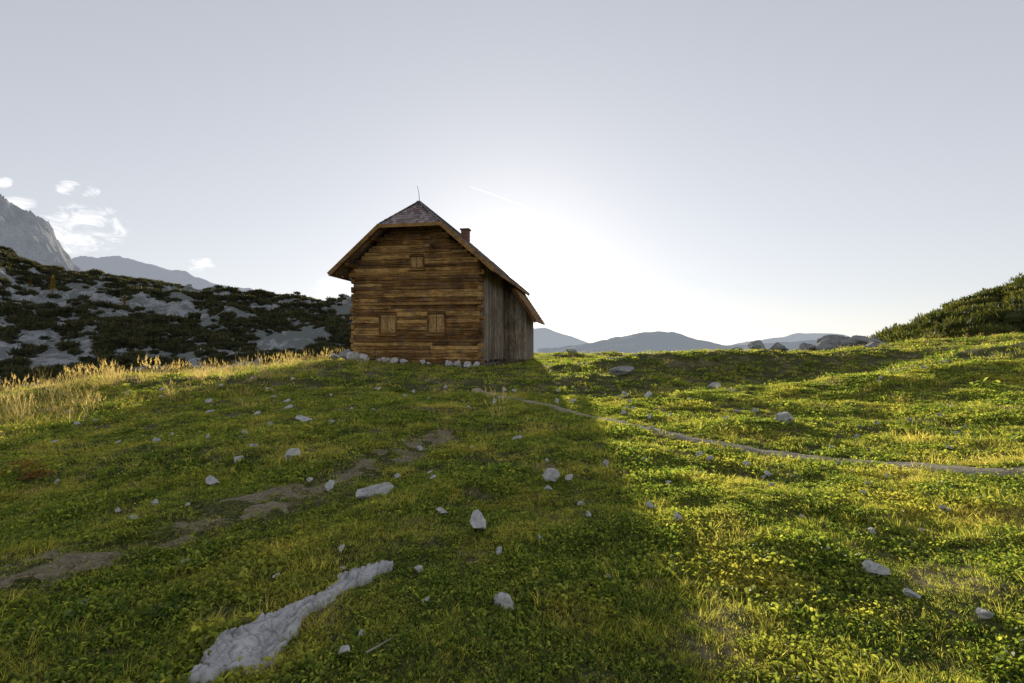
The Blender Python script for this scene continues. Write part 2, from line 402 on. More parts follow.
k=(f>.16)&~in_hut(x,y,.3)&(pathdist(x,y,0)>3.)&(pathdist(x,y,1)>1.5)&(RNG.random(len(x))<np.where(th<-12,.8,.35))
x,y=x[k],y[k];n=len(x);s=RNG.uniform(.4,1.1,n)*np.clip(.1+y/14,.35,1)
scatter('weeds',np.stack([x,y,hgt(x,y)-.01],1),np.stack([RNG.normal(0,.1,n),RNG.normal(0,.1,n),RNG.uniform(0,6.28,n)],1),np.stack([s,s,s*.8],1),
        RNG.integers(0,3,n),C_WEED,kind='stuff',label='low leafy green weeds in the pasture')

# ------------------------------------------------------------ rocks
def rockverts(seed,sub=4,planes=12,rough=.045):
    import bmesh
    bm=bmesh.new();bmesh.ops.create_icosphere(bm,subdivisions=sub,radius=1.)
    r=random.Random(seed);pl=[]
    for _ in range(planes):
        v=Vector((r.gauss(0,1),r.gauss(0,1),r.gauss(0,1))).normalized();pl.append((v,r.uniform(.36,.75)))
    off=Vector((seed*3.1,seed*1.7,seed*.9))
    for v in bm.verts:
        c=v.co.copy()
        for nn,o in pl:
            d=c.dot(nn)
            if d>o: c-=nn*(d-o)
        nz=mnoise.fractal(c*2.2+off,1.,2.,5)
        c+=c.normalized()*nz*rough*2
        v.co=c
    V=[v.co.copy() for v in bm.verts];F=[[v.index for v in f.verts] for f in bm.faces];bm.free();return V,F
ROCKS=[rockverts(i) for i in range(7)]
def rock(x,y,w,asp=.6,ht=.5,rz=0,sink=.3,seed=0,label='small pale limestone rock lying in the turf',group='limestone rocks strewn on the pasture'):
    V,F=ROCKS[seed%7]
    V=[(v.x*w/1.4,v.y*w*asp/1.4,v.z*w*ht/1.4) for v in V]
    o=mkobj('rock',V,F,M_ROCK if w<.7 else M_ROCKF,label=label,cat='rock',group=group)
    o.location=(x,y,h1(x,y)+w*ht*(.66-sink)*.6);o.rotation_euler=(random.uniform(-.2,.2),random.uniform(-.2,.2),rz)
    return o
RL=[(-3.29,5.64,.16),(-3.44,6.47,.13),(-2.77,6.47,.2),(-3.55,6.99,.09),(-3.63,8.97,.2),(-3.05,8.62,.17),(-1.93,5.47,.13),
(-.28,4.39,.19),(-.06,3.18,.115),(.44,5.83,.17),(.66,5.9,.1),(-.65,4.79,.1),(-.66,3.6,.06),(.23,4.18,.06),(1.32,4.92,.08),
(4.91,9.3,.26),(6.3,15.9,.35),(2.49,3.54,.12),(2.5,3.2,.07),(2.67,2.91,.08),(2.37,3.85,.05),(4.1,9.8,.15),(-.1,3.95,.06),(1.2,6.6,.09),(.1,8.2,.12),(-4.6,10.5,.14),(1.5,12.5,.2),(3.6,13.5,.22)]
rs=random.Random(99)
for i in range(120):
    d=rs.uniform(2.6,15)
    RL.append((d*rs.uniform(-.9,.95),d,rs.uniform(.03,.06)*(.7+d/8)))
for i,(x,y,w) in enumerate(RL): rock(x,y,w*1.15,random.uniform(.5,.9),random.uniform(.5,.8),random.uniform(0,3),-.1 if i<28 else -.5,i)
rock(-1.37,5.24,.34,.4,.4,.7,-.1,3,'elongated white limestone slab in the turf')
rock(3.8,17.5,.9,.5,.3,.2,.0,2,'flat grey limestone ledge on a grassy mound')
for i,(x,y,w,h) in enumerate([(21,33,2.0,.4),(22.6,33.5,1.7,.45),(17.2,36,2.0,.35),(24,33,1.5,.45),(14,39,1.6,.3),(19.6,34,1.6,.35),(19,27,.8,.4),(24,23,.7,.4),(22,35,1.8,.5),(23.5,34,1.7,.45),(16,36.5,1.5,.35),(4.3,37.6,1.2,.3),(20.3,33.4,1.1,.6),(18.2,35,1.2,.5)]):
    rock(x,y,w,.6,h,i*.7,.0,i+1,'weathered grey limestone boulder on the grassy crest','weathered boulders on the crest')
HB=[(-8.3,25.6,.7),(-7.8,25.2,.6),(-8.0,25.6,.5),(-7.4,25.3,.5),(-8.8,25.5,.5),(-7.1,25.0,.35),(-2.6,24.4,.45),(-2.1,24.2,.4),(-3.1,24.4,.35),(-1.7,24.3,.35)]
for i in range(26):
    t=rs.random();HB.append((-8.1+6.6*t+rs.gauss(0,.08),25.85-1.14*t-.15-rs.random()*.3,rs.uniform(.15,.36)))
for i,(x,y,w) in enumerate(HB):
    rock(x,y,w,.7,.7,i,-.4,i,'white limestone block piled at the hut foundation','limestone blocks at the hut corner')
# outcrop
gx,gy=np.meshgrid(np.linspace(-1.95,-.6,300),np.linspace(2.2,3.9,380))
dd=ocdist(gx,gy)
prof=sstep((1.1-dd)/.25)
ax2=gx*.55+gy*.83;bx2=gx*.83-gy*.55
ck=(1-np.abs(perlin(ax2*3,bx2*9,401)))**16+.8*(1-np.abs(perlin(ax2*8,bx2*5,402)))**20
st=np.floor(fbm(ax2,bx2*2,.4,3,340)*6)/6
rg=fbm(ax2,bx2*2.2,.22,5,345,.55,True)
hq=-.035+prof*(.072+.05*st+.03*rg+.008*fbm(gx,gy,.05,3,341,.6)-.028*np.clip(ck,0,1))
zz=hgt(gx,gy)+hq
gridmesh('rock_outcrop',gx,gy,zz,mat_rock('outcrop_limestone',1.5,(.70,.69,.68),(.27,.26,.25),.75,.8),smooth=True,label='flat jagged pale limestone outcrop breaking through turf',category='rock outcrop')
def tube(p,r0,r1,n=6):
    V=[];F=[];P=[Vector(q) for q in p]
    for i,q in enumerate(P):
        d=(P[min(i+1,len(P)-1)]-P[max(i-1,0)]).normalized();u=d.orthogonal().normalized();v=d.cross(u);r=r0+(r1-r0)*i/(len(P)-1)
        for k in range(n):
            a=6.283*k/n;V.append(tuple(q+u*math.cos(a)*r+v*math.sin(a)*r))
    for i in range(len(P)-1):
        for k in range(n):
            a=i*n+k;b=i*n+(k+1)%n;F.append((a,b,b+n,a+n))
    F.append(tuple(range(n))[::-1]);F.append(tuple(range((len(P)-1)*n,len(P)*n)));return V,F
V,F=tube([(-.72,2.55,h1(-.72,2.55)+.05),(-.67,2.6,h1(-.67,2.6)+.055),(-.62,2.66,h1(-.62,2.66)+.06)],.006,.003)
mkobj('stick',V,F,mat_plain('dead_wood',(.25,.2,.15),(.4,.35,.28)),label='short pale dead stick lying on the turf',cat='stick')
def plant(x,y,s,mat,seed,label):
    V,F=leaves(70,s,s*.7,s*.33,seed,.55,.8,.7)
    for i in range(9):
        a=i*.7+seed;b=len(V);q=Vector((-math.sin(a),math.cos(a),0))*.004;d=Vector((math.cos(a)*s*.7,math.sin(a)*s*.7,s*.45))
        V+=[tuple(-q),tuple(q),tuple(d+q),tuple(d-q)];F.append((b,b+1,b+2,b+3))
    o=mkobj('broadleaf_plant',V,F,mat,label=label,cat='plant',group='broad-leaved plants in the pasture');o.location=(x,y,h1(x,y));o.rotation_euler[2]=seed
for i,(x,y,s) in enumerate([(1.54,3.3,.13),(1.3,2.45,.10),(1.62,3.45,.10),(1.4,3.4,.08),(-2.65,3.9,.13),(-2.95,4.3,.13),(1.1,3.6,.08),(.9,2.3,.09),(5.6,7.9,.2),(10.4,11.2,.35),(3.0,4.0,.12),(2.9,3.8,.1),(-2.1,3.1,.1)]):
    plant(x,y,s,M_CLOV,i+3,'broad-leaved green rosette plant in short turf')
for i,(x,y,s) in enumerate([(-5.9,6.2,.2),(-5.6,6.05,.16),(-6.2,6.5,.16)]): plant(x,y,s,M_RED,i+30,'low plant with reddish autumn leaves')

# ------------------------------------------------------------ hills and mountains
def ridge(name,table,D,front,back,foot,mat,urange,nu,nd,amp,sc,seed,label,power=1.,skyamp=1.):
    px=[t[0] for t in table];py=[t[1] for t in table]
    def zf(xx,yy):
        uu=xx/yy;Hq=1.6+(347-np.interp(uu*512+512,px,py))/512*D
        gg=np.where(yy<=D,sstep((yy-(D-front))/front)**power,1-.9*sstep((yy-D)/back))
        n2=amp*(.6*fbm(xx,yy,sc,6,seed,.55,True)-.2+.5*fbm(xx,yy,sc*.5,5,seed+9))
        return foot+(Hq-foot)*gg+n2*np.clip(gg*1.6,0,1)*np.where(np.abs(yy-D)<front*.15,skyamp,1)
    u=np.linspace(*urange,nu);dv=np.concatenate([np.linspace(D-front,D,nd),np.linspace(D,D+back,nd//2)[1:]])
    U,DD=np.meshgrid(u,dv)
    gridmesh(name,U*DD,DD,zf(U*DD,DD),mat,kind='structure',label=label)
    return zf
HAZE_EMIT=(.40,.45,.52)  # emission colour for the haze painted onto the hillside
M_LH=mat_mountain('rocky_scrub_slope',(.34,.34,.34),(.05,.055,.03),.13,HAZE_EMIT,.07,.60,.04)
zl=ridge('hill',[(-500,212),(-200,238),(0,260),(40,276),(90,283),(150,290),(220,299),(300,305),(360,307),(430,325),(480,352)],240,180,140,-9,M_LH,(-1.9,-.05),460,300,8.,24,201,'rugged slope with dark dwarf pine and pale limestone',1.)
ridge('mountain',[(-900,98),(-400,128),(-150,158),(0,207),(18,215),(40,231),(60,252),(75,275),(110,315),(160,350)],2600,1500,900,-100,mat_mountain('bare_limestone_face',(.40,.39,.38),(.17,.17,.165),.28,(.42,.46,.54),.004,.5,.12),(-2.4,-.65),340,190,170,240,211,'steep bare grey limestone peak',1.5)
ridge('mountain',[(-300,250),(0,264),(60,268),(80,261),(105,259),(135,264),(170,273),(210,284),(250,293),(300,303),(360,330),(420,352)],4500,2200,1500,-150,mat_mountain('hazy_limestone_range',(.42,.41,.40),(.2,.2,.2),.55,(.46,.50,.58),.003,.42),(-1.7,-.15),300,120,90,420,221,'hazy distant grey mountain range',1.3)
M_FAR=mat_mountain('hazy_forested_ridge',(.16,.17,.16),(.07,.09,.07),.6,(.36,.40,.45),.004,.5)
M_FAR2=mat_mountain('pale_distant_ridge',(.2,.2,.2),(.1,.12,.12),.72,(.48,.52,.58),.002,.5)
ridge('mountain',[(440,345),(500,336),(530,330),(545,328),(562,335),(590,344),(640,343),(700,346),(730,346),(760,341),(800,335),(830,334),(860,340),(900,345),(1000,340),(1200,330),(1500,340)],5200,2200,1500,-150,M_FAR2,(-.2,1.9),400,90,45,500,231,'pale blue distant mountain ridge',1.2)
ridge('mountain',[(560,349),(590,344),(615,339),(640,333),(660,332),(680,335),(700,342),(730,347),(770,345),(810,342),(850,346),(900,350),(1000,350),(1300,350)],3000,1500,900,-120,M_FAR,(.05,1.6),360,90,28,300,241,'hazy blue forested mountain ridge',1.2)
M_RH=mat_mountain('shrub_hillside',(.38,.33,.14),(.22,.20,.07),0,HAZE_EMIT,.1,.5)
zr=ridge('hill',[(800,368),(845,360),(870,352),(900,342),(950,320),(990,304),(1024,295),(1120,270),(1300,248),(1700,236)],66,34,30,-1.5,M_RH,(.5,2.4),260,120,.8,8,251,'grassy hill covered with dwarf pine',1.)
def bush(seed,n=850,leaf=.09):
    r=random.Random(seed);V=[];F=[]
    lobes=[(Vector((r.uniform(-.6,.6),r.uniform(-.6,.6),r.uniform(.2,.65))),r.uniform(.3,.55)) for _ in range(8)]
    for _ in range(n):
        c,R0=r.choice(lobes);d=Vector((r.gauss(0,1),r.gauss(0,1),r.gauss(0,1))).normalized()
        if d.z<-.3: d.z=-d.z
        p=c+d*R0*r.uniform(.65,1.2);p.z*=.85
        a=(d+Vector((0,0,.9))+Vector((r.gauss(0,.4),r.gauss(0,.4),r.gauss(0,.3)))).normalized()
        s=a.orthogonal().normalized();s=Matrix.Rotation(r.uniform(0,6.28),3,a)@s;l=leaf*r.uniform(.8,1.9);b=len(V)
        V+=[tuple(p-s*l*.35),tuple(p+s*l*.35),tuple(p+a*l*1.6)];F.append((b,b+1,b+2))
    for c,R0 in lobes:
        b=len(V)
        for t in range(5):
            for k in range(8):
                ph=math.pi*t/4;aa=6.283*k/8;V.append((c.x+R0*.7*math.sin(ph)*math.cos(aa),c.y+R0*.7*math.sin(ph)*math.sin(aa),(c.z+R0*.7*math.cos(ph))*.85))
        for t in range(4):
            for k in range(8):F.append((b+t*8+k,b+t*8+(k+1)%8,b+(t+1)*8+(k+1)%8,b+(t+1)*8+k))
    return V,F
C_BUSH=src('bush_source',[(*bush(1,900,.07),M_PINE),(*bush(2,900,.07),M_PINE),(*bush(3,1000,.075),M_PINE)])
C_SCRUB=src('scrub_source',[(*bush(4,200,.2),M_SCRUB),(*bush(5,200,.2),M_SCRUB),(*bush(6,220,.18),M_SCRUB)])
def scat(n,urange,d0,d1,zf,name,smin,smax,thr,sc,seed,coll,nv,label,flat=.8):
    d=np.sqrt(RNG.uniform(d0*d0,d1*d1,n));u=RNG.uniform(*urange,n);x=u*d;y=d
    k=fbm(x,y,sc,5,seed,.7)+RNG.normal(0,.06,n)>thr
    x,y=x[k],y[k];m=len(x);s=RNG.uniform(smin,smax,m)*(.6+.8*RNG.random(m))
    return scatter(name,np.stack([x,y,zf(x,y)-.15*s],1),np.stack([RNG.normal(0,.1,m),RNG.normal(0,.1,m),RNG.uniform(0,6.28,m)],1),np.stack([s,s,s*flat],1),RNG.integers(0,nv,m),coll,kind='stuff',label=label)
scat(14000,(-1.45,-.25),85,256,zl,'dwarf_pine_scrub',.8,2.0,-.04,30,61,C_SCRUB,3,'dark dwarf pine scrub on the rocky slope',.8)
scat(1500,(.68,1.6),45,76,zr,'dwarf_pine_thicket',1.0,2.0,-.1,7,71,C_BUSH,3,'dense dark green dwarf pine thicket',.95)
C_STONE=src('stone_source',[([tuple(v) for v in ROCKS[i][0]],ROCKS[i][1],M_ROCKF) for i in (0,1,2)])
scat(3200,(-1.45,-.25),75,250,zl,'scree_boulders',.3,1.5,.0,20,81,C_STONE,3,'pale limestone boulders among the scrub',.8)
def larch(x,y,hh,seed):
    z=float(zl(np.array([x]),np.array([y]))[0])-.3
    e=bpy.data.objects.new('larch_tree',None);COL.objects.link(e);e.location=(x,y,z);e['label']='small yellowing larch tree on the rocky slope';e['category']='tree';e['group']='larch trees on the slope'
    V,F=tube([(0,0,0),(.05,0,hh*.5),(0,.05,hh)],.12,.02,7);mkobj('trunk',V,F,M_BARK,e)
    r=random.Random(seed);V=[];F=[]
    for _ in range(2200):
        t=r.random()**.8;zz=hh*(.12+.88*t);R0=hh*.24*(1-t)**.8*(.5+.5*abs(math.sin(zz*4.+r.uniform(-.4,.4))))+.05
        a=r.uniform(0,6.28);q=R0*r.uniform(.3,1);c=Vector((q*math.cos(a),q*math.sin(a),zz-.2*q));d=Vector((math.cos(a),math.sin(a),r.uniform(-.4,.6)))*.22;s=Vector((-math.sin(a),math.cos(a),0))*.07;b=len(V)
        V+=[tuple(c-s),tuple(c+s),tuple(c+d)];F.append((b,b+1,b+2))
    mkobj('crown',V,F,M_LARCH,e)
larch(-150,167,6.5,1);larch(-165,175,4,2);larch(-125,165,4,3)

# ------------------------------------------------------------ HUT
class B:
    def __init__(s): s.V=[];s.F=[];s.T=[]
    def beam(s,p0,p1,w,h,up=(0,0,1),ch=.2,tone=None):
        p0=Vector(p0);p1=Vector(p1);d=(p1-p0).normalized();up=Vector(up);sd=d.cross(up).normalized();u=sd.cross(d).normalized()
        c=ch*min(w,h);a=w/2;b=h/2
        sec=[(-a+c,-b),(a-c,-b),(a,-b+c),(a,b-c),(a-c,b),(-a+c,b),(-a,b-c),(-a,-b+c)]
        n=len(sec);k=len(s.V);t=random.random() if tone is None else tone
        for q in (p0,p1):
            for x,y in sec: s.V.append(tuple(q+sd*x+u*y))
        for i in range(n): s.F.append((k+i,k+(i+1)%n,k+n+(i+1)%n,k+n+i));s.T.append(t)
        s.F.append(tuple(range(k,k+n))[::-1]);s.F.append(tuple(range(k+n,k+2*n)));s.T+=[t,t]
    def prism(s,poly,off,tone=None):
        k=len(s.V);n=len(poly);off=Vector(off);t=random.random() if tone is None else tone
        s.V+=[tuple(Vector(p)) for p in poly];s.V+=[tuple(Vector(p)+off) for p in poly]
        s.F.append(tuple(range(k,k+n)));s.F.append(tuple(range(k+n,k+2*n))[::-1]);s.T+=[t,t]
        for i in range(n): s.F.append((k+i,k+n+i,k+n+(i+1)%n,k+(i+1)%n));s.T.append(t)
    def obj(s,name,mat,parent,**k): return mkobj(name,s.V,s.F,mat,parent,tone=s.T,**k)
M_LOG=mat_wood('weathered_logs',(.05,.022,.008),(.28,.14,.04),(.70,.42,.14),'X',grey=.55)
M_SIDE=mat_wood('grey_vertical_boards',(.11,.08,.055),(.31,.245,.175),(.52,.43,.32),'Z')
M_BEAM=mat_wood('rafter_timber',(.05,.024,.009),(.25,.12,.04),(.5,.29,.1),'Y')
M_SHUT=mat_wood('shutter_wood',(.14,.075,.025),(.40,.23,.085),(.6,.38,.17),'Z')
M_SHIN=mat_wood('roof_shingles',(.13,.10,.10),(.32,.25,.25),(.56,.47,.46),'Y')
M_STONE=mat_rock('foundation_stone',.8,(.20,.18,.16),(.06,.055,.05))
M_METAL=mat_plain('dull_metal',(.12,.11,.1),(.2,.19,.18),20,.5,.8)
hut=bpy.data.objects.new('wooden_hut',None);COL.objects.link(hut);hut.location=HUTC;hut.rotation_euler=(0,0,-HR)
hut['label']='weathered brown log hut with shingled half-hipped roof on grassy rise';hut['category']='hut'
SL=.877;RZ=8.09
def under(x): return RZ-.2-SL*abs(x)
b=B();z=-.06;i=0
while z<7.45:
    rh=random.uniform(.13,.24)
    zc=z+rh/2;hw=min(3.3,(under(0)-zc-rh/2)/SL)
    ext=.14+random.uniform(-.06,.08) if (hw>=3.3 and i%2==0) else 0.
    if hw<.15: break
    segs=[(-hw-ext,hw+ext)]
    for cx,z0,ww,hh_ in ((-1.42,1.35,.46,1.12),(1.12,1.35,.46,1.12),(.1,4.55,.36,.75)):
        if zc+rh/2>z0 and zc-rh/2<z0+hh_:
            ns=[]
            for a,c in segs:
                if a<cx-ww and c>cx+ww: ns+=[(a,cx-ww),(cx+ww,c)]
                else: ns.append((a,c))
            segs=ns
    if len(segs)==1 and random.random()<.6:
        a,c=segs[0];j=random.uniform(a*.6,c*.6);segs=[(a,j-.006),(j+.006,c)]
    for a,c in segs:
        yo=random.uniform(-.045,.02)
        b.beam((a,yo,zc+random.uniform(-.012,.012)),(c,yo+random.uniform(-.02,.02),zc+random.uniform(-.012,.012)),.2,rh-.006,ch=.09)
    z+=rh;i+=1
b.obj('wall',M_LOG,hut,label='dark horizontal log gable wall')
b=B();z=.0;i=0;rh=.232
while z<4.85:
    zc=z+rh/2
    b.beam((-3.3,.105-(.28 if i%2 else 0),zc),(-3.3,10,zc),.19,rh-.014,ch=.22)
    if i%2: b.beam((3.3,-.14,zc),(3.3,.5,zc),.19,rh-.014,ch=.22)
    z+=rh;i+=1
b.obj('wall',M_BEAM,hut,label='horizontal log side wall')
b=B();b.prism([(-3.22,.08,.0),(3.22,.08,.0),(3.22,.08,under(3.22)-.05),(.5,.08,7.35),(-.5,.08,7.35),(-3.22,.08,under(3.22)-.05)],(0,9.9,0),0.);b.obj('inner_wall',mat_plain('dark_boarding',(.02,.012,.006),(.04,.024,.012)),hut)
b=B();y=.12
while y<10:
    w=random.uniform(.14,.22);b.beam((3.31+random.uniform(-.01,.012),y+w/2,.05+random.uniform(-.1,.05)),(3.31,y+w/2,under(3.35)-.05),w-.012,.03,up=(1,0,0),ch=.1);y+=w
b.obj('side_wall',M_SIDE,hut,label='grey weathered vertical board side wall')
b=B()
b.prism([(-3.36,-.05,-2.6),(3.36,-.05,-2.6),(3.36,10.1,-2.6),(-3.36,10.1,-2.6)],(0,0,2.53),.5);b.obj('foundation',M_STONE,hut)
b=B()
b.beam((-3.36,-.14,2.9),(3.36,-.14,2.88),.09,.12,ch=.1,tone=.7)
b.beam((-3.36,-.14,4.42),(3.36,-.14,4.44),.09,.12,ch=.1,tone=.7)
b.beam((-1.9,-.15,5.5),(1.9,-.15,5.5),.08,.10,ch=.1,tone=.6)
for x in (-3.3,3.3,-1.9,1.9): b.beam((x,-.84,under(x)-.13),(x,10.6,under(x)-.13),.18,.2,ch=.12)
b.beam((0,-.2,under(0)-.5),(0,.3,under(0)-.5),.18,.2,ch=.12)
b.obj('purlin',M_BEAM,hut)
roof=B()
nr=Vector((SL,0,1)).normalized()
Rp=[(4.15,-.9,RZ-SL*4.15),(4.15,10.7,RZ-SL*4.15),(1.55,10.7,RZ-SL*1.55),(0,9.4,RZ),(0,.4,RZ),(1.55,-.9,RZ-SL*1.55)]
roof.prism(Rp,-nr*.06,.3);roof.prism([(-x,y,z) for x,y,z in Rp][::-1],Vector((nr.x,0,-nr.z))*.06,.3)
hf=[(-1.55,-.9,RZ-SL*1.55),(1.55,-.9,RZ-SL*1.55),(0,.4,RZ)];roof.prism(hf,(0,.04,-.04),.3)
roof.prism([(x,9.8-y,z) for x,y,z in hf][::-1],(0,-.04,-.04),.3)
def shingle(b,c,ax,dn,nn,w,l,th):
    k=len(b.V);t=random.random()
    p=[c-ax*w/2,c+ax*w/2,c+ax*w/2+dn*l,c-ax*w/2+dn*l]
    top=[p[0]+nn*th,p[1]+nn*th,p[2]+nn*.008,p[3]+nn*.008]
    b.V+=[tuple(q) for q in p+top];b.F+=[(k+4,k+5,k+6,k+7),(k,k+1,k+5,k+4),(k,k+4,k+7,k+3),(k+1,k+2,k+6,k+5),(k+3,k+2,k+1,k)];b.T+=[t]*5
for sg in (1,-1):
    nn=Vector((sg*SL,0,1)).normalized();dn=Vector((-sg,0,SL)).normalized();ax=Vector((0,1,0))
    LEN=4.15*math.hypot(1,SL);q=0.
    while q<LEN-.1:
        x=4.15-q/math.hypot(1,SL)
        y0=-.93+max(0,(1.55-x)/1.55*1.3);y1=10.73-max(0,(1.55-x)/1.55*1.3);y=y0
        while y<y1-.06:
            w=min(random.uniform(.14,.26),y1-y)
            shingle(roof,Vector((sg*x,y+w/2,RZ-SL*x))-dn*(.04+random.uniform(0,.02))+nn*.002,ax,dn,nn,w-.008,.34,random.uniform(.03,.05));y+=w
        q+=.24
hl=math.hypot(1.3,1.36);dn=Vector((0,1.3,1.36)).normalized();nn=Vector((0,-1.36,1.3)).normalized();ax=Vector((1,0,0));q=0
while q<hl-.1:
    f=1-q/hl;x=-1.58*f
    while x<1.58*f-.05:
        w=min(random.uniform(.12,.22),1.58*f-x)
        shingle(roof,Vector((x+w/2,-.9+1.3*(1-f),RZ-SL*1.55+1.36*(1-f)))-dn*.05+nn*.002,ax,dn,nn,w-.012,.26,random.uniform(.03,.05));x+=w
    q+=.2
R_O=roof.obj('roof',M_SHIN,hut,label='grey-brown wooden shingle half-hipped roof')
b=B()
for sg in (1,-1):
    b.beam((sg*4.2,-.96,RZ-SL*4.2-.06),(sg*1.52,-.96,RZ-SL*1.52-.06),.035,.2,ch=.05,tone=.7)
    b.beam((sg*4.2,10.76,RZ-SL*4.2-.06),(sg*1.52,10.76,RZ-SL*1.52-.06),.035,.2,ch=.05,tone=.5)
b.beam((-1.6,-.97,RZ-SL*1.55-.10),(1.6,-.97,RZ-SL*1.55-.10),.035,.16,ch=.05,tone=.8)
for sg in (1,-1): b.beam((sg*4.19,-.93,RZ-SL*4.15-.1),(sg*4.19,10.73,RZ-SL*4.15-.1),.03,.14,ch=.05,tone=.5)
b.obj('barge_board',M_BEAM,R_O)
b=B()
b.beam((0,.35,RZ+.05),(0,9.45,RZ+.05),.22,.05,ch=.3,tone=.9)
for sg in (1,-1): b.beam((sg*1.55,-.92,RZ-SL*1.55+.05),(0,.36,RZ+.06),.12,.04,ch=.3,tone=1.)
b.obj('ridge_cap',M_METAL,R_O)
b=B()
for k in range(13):
    y=-.55+k*.9
    for sg in (1,-1): b.beam((sg*4.05,y,under(4.05)+.06),(sg*.1 if y>.5 and y<9.3 else sg*1.6,y,under(.1 if y>.5 and y<9.3 else 1.6)+.06),.1,.12,ch=.1)
b.obj('rafter',M_BEAM,R_O)
cx,cy=1.15,5.2;cr=.2
b=B();b.prism([(cx-cr,cy-cr,6.6),(cx+cr,cy-cr,6.6),(cx+cr,cy+cr,6.6),(cx-cr,cy+cr,6.6)],(0,0,1.08),.3)
for k in range(4): b.prism([(cx-cr-.02,cy-cr-.02,6.82+k*.22),(cx+cr+.02,cy-cr-.02,6.82+k*.22),(cx+cr+.02,cy+cr+.02,6.82+k*.22),(cx-cr-.02,cy+cr+.02,6.82+k*.22)],(0,0,.19),random.random())
ch_o=b.obj('chimney',mat_plain('chimney_brick',(.16,.08,.05),(.28,.15,.10),10,.9),R_O)
b=B();b.prism([(cx-.28,cy-.28,7.7),(cx+.28,cy-.28,7.7),(cx+.28,cy+.28,7.7),(cx-.28,cy+.28,7.7)],(0,0,.07),.3);b.obj('chimney_cap',M_STONE,ch_o)
V,F=tube([(.02,.45,RZ),(0,.43,RZ+.45),(-.08,.4,RZ+.85)],.02,.01);mkobj('lightning_rod',V,F,M_METAL,R_O)
b=B()
b.prism([(3.34,6.2,-2.5),(4.6,6.2,-2.5),(4.6,6.2,2.95),(3.34,6.2,4.6)],(0,3.8,0),.2)
y=3.36
while y<4.58:
    b.beam((y+.08,6.18,.0),(y+.08,6.18,4.55-(y-3.3)*1.3-.1),.15,.03,up=(0,1,0),ch=.1);y+=.165
ann=b.obj('annex',M_SIDE,hut,label='boarded side annex with steep lean-to roof')
b=B();an=Vector((1.53,0,1)).normalized();b.prism([(3.6,5.6,4.86),(5.3,5.6,2.3),(5.3,10.6,2.3),(3.6,10.6,4.86)][::-1],-an*.08,.3)
dn=Vector((-1.7,0,2.56)).normalized();q=0
while q<2.95:
    p=Vector((5.3,0,2.3))+dn*q;y=5.57
    while y<10.6:
        w=min(random.uniform(.15,.25),10.65-y);shingle(b,p+Vector((0,y+w/2,0))-dn*.04,Vector((0,1,0)),dn,an,w-.01,.3,.04);y+=w
    q+=.24
b.beam((3.6,5.56,4.78),(5.32,5.56,2.2),.03,.18,ch=.05,tone=.1)
b.obj('annex_roof',M_BEAM,ann)
def window(cx,z0,w,h,shl):
    b=B();b.prism([(cx-w/2,-.02,z0),(cx+w/2,-.02,z0),(cx+w/2,-.02,z0+h),(cx-w/2,-.02,z0+h)],(0,.02,0),.1)
    wo=b.obj('window',mat_plain('dark_glass',(.01,.01,.012),(.02,.02,.022),3,.15),hut,label=shl)
    b=B();t=.09
    b.beam((cx-w/2-t,-.12,z0-t/2),(cx+w/2+t,-.12,z0-t/2),.1,t,ch=.08,tone=.1);b.beam((cx-w/2-t,-.12,z0+h+t/2),(cx+w/2+t,-.12,z0+h+t/2),.1,t,ch=.08,tone=.1)
    for s in (-1,1): b.beam((cx+s*(w/2+t/2),-.12,z0),(cx+s*(w/2+t/2),-.12,z0+h),.098,t,up=(1,0,0),ch=.08,tone=.1)
    b.obj('frame',M_LOG,wo)
    b=B();n=3
    for s in (-1,1):
        for k in range(n):
            x0=cx+s*(.012+(k+.5)*(w/2-.02)/n);b.beam((x0,-.11,z0+.02),(x0,-.11,z0+h-.02),(w/2-.02)/n-.008,.03,up=(0,1,0),ch=.1,tone=random.uniform(.6,1))
        for zz_ in (z0+.15*h,z0+.85*h): b.beam((cx+s*.02,-.14,zz_),(cx+s*(w/2-.015),-.14,zz_),.025,.07,ch=.1,tone=.5)
    b.obj('shutter',M_SHUT,wo)
    b=B();b.beam((cx-w/2-.14,-.17,z0-.12),(cx+w/2+.14,-.17,z0-.12),.18,.04,ch=.1,tone=.6);b.obj('sill',M_LOG,wo)
window(-1.42,1.45,.78,.92,'small window with closed wooden shutters')
window(1.12,1.45,.78,.92,'small window with closed wooden shutters')
window(0.1,4.68,.6,.55,'small gable window with wooden shutters')
# ------------------------------------------------------------ sky, sun
EL=math.atan(74/512.);AZ=math.atan(3/512.)
sd=Vector((math.sin(AZ)*math.cos(EL),math.cos(AZ)*math.cos(EL),math.sin(EL)))
lt=bpy.data.lights.new('sun','SUN');lt.energy=5;lt.angle=math.radians(.5);lt.color=(1.,.93,.74)
lo=bpy.data.objects.new('sun',lt);COL.objects.link(lo);lo.rotation_euler=sd.to_track_quat('Z','Y').to_euler()
w=bpy.data.worlds.new('World');scene.world=w;w.use_nodes=True;nt=w.node_tree;nt.nodes.clear()
sky=nt.nodes.new('ShaderNodeTexSky');sky.sky_type='NISHITA';sky.sun_disc=False;sky.sun_elevation=EL;sky.sun_rotation=AZ
sky.altitude=1500;sky.air_density=1.;sky.dust_density=.5;sky.ozone_density=1.5
g=nt.nodes.new('ShaderNodeTexCoord').outputs['Generated']
sp=nt.nodes.new('ShaderNodeSeparateXYZ');L(nt,g,sp.inputs[0]);gx_,gy_,gz_=sp.outputs
dt=nt.nodes.new('ShaderNodeVectorMath');dt.operation='DOT_PRODUCT';L(nt,g,dt.inputs[0]);dt.inputs[1].default_value=sd
dot=math_(nt,'MAXIMUM',dt.outputs['Value'],0.)
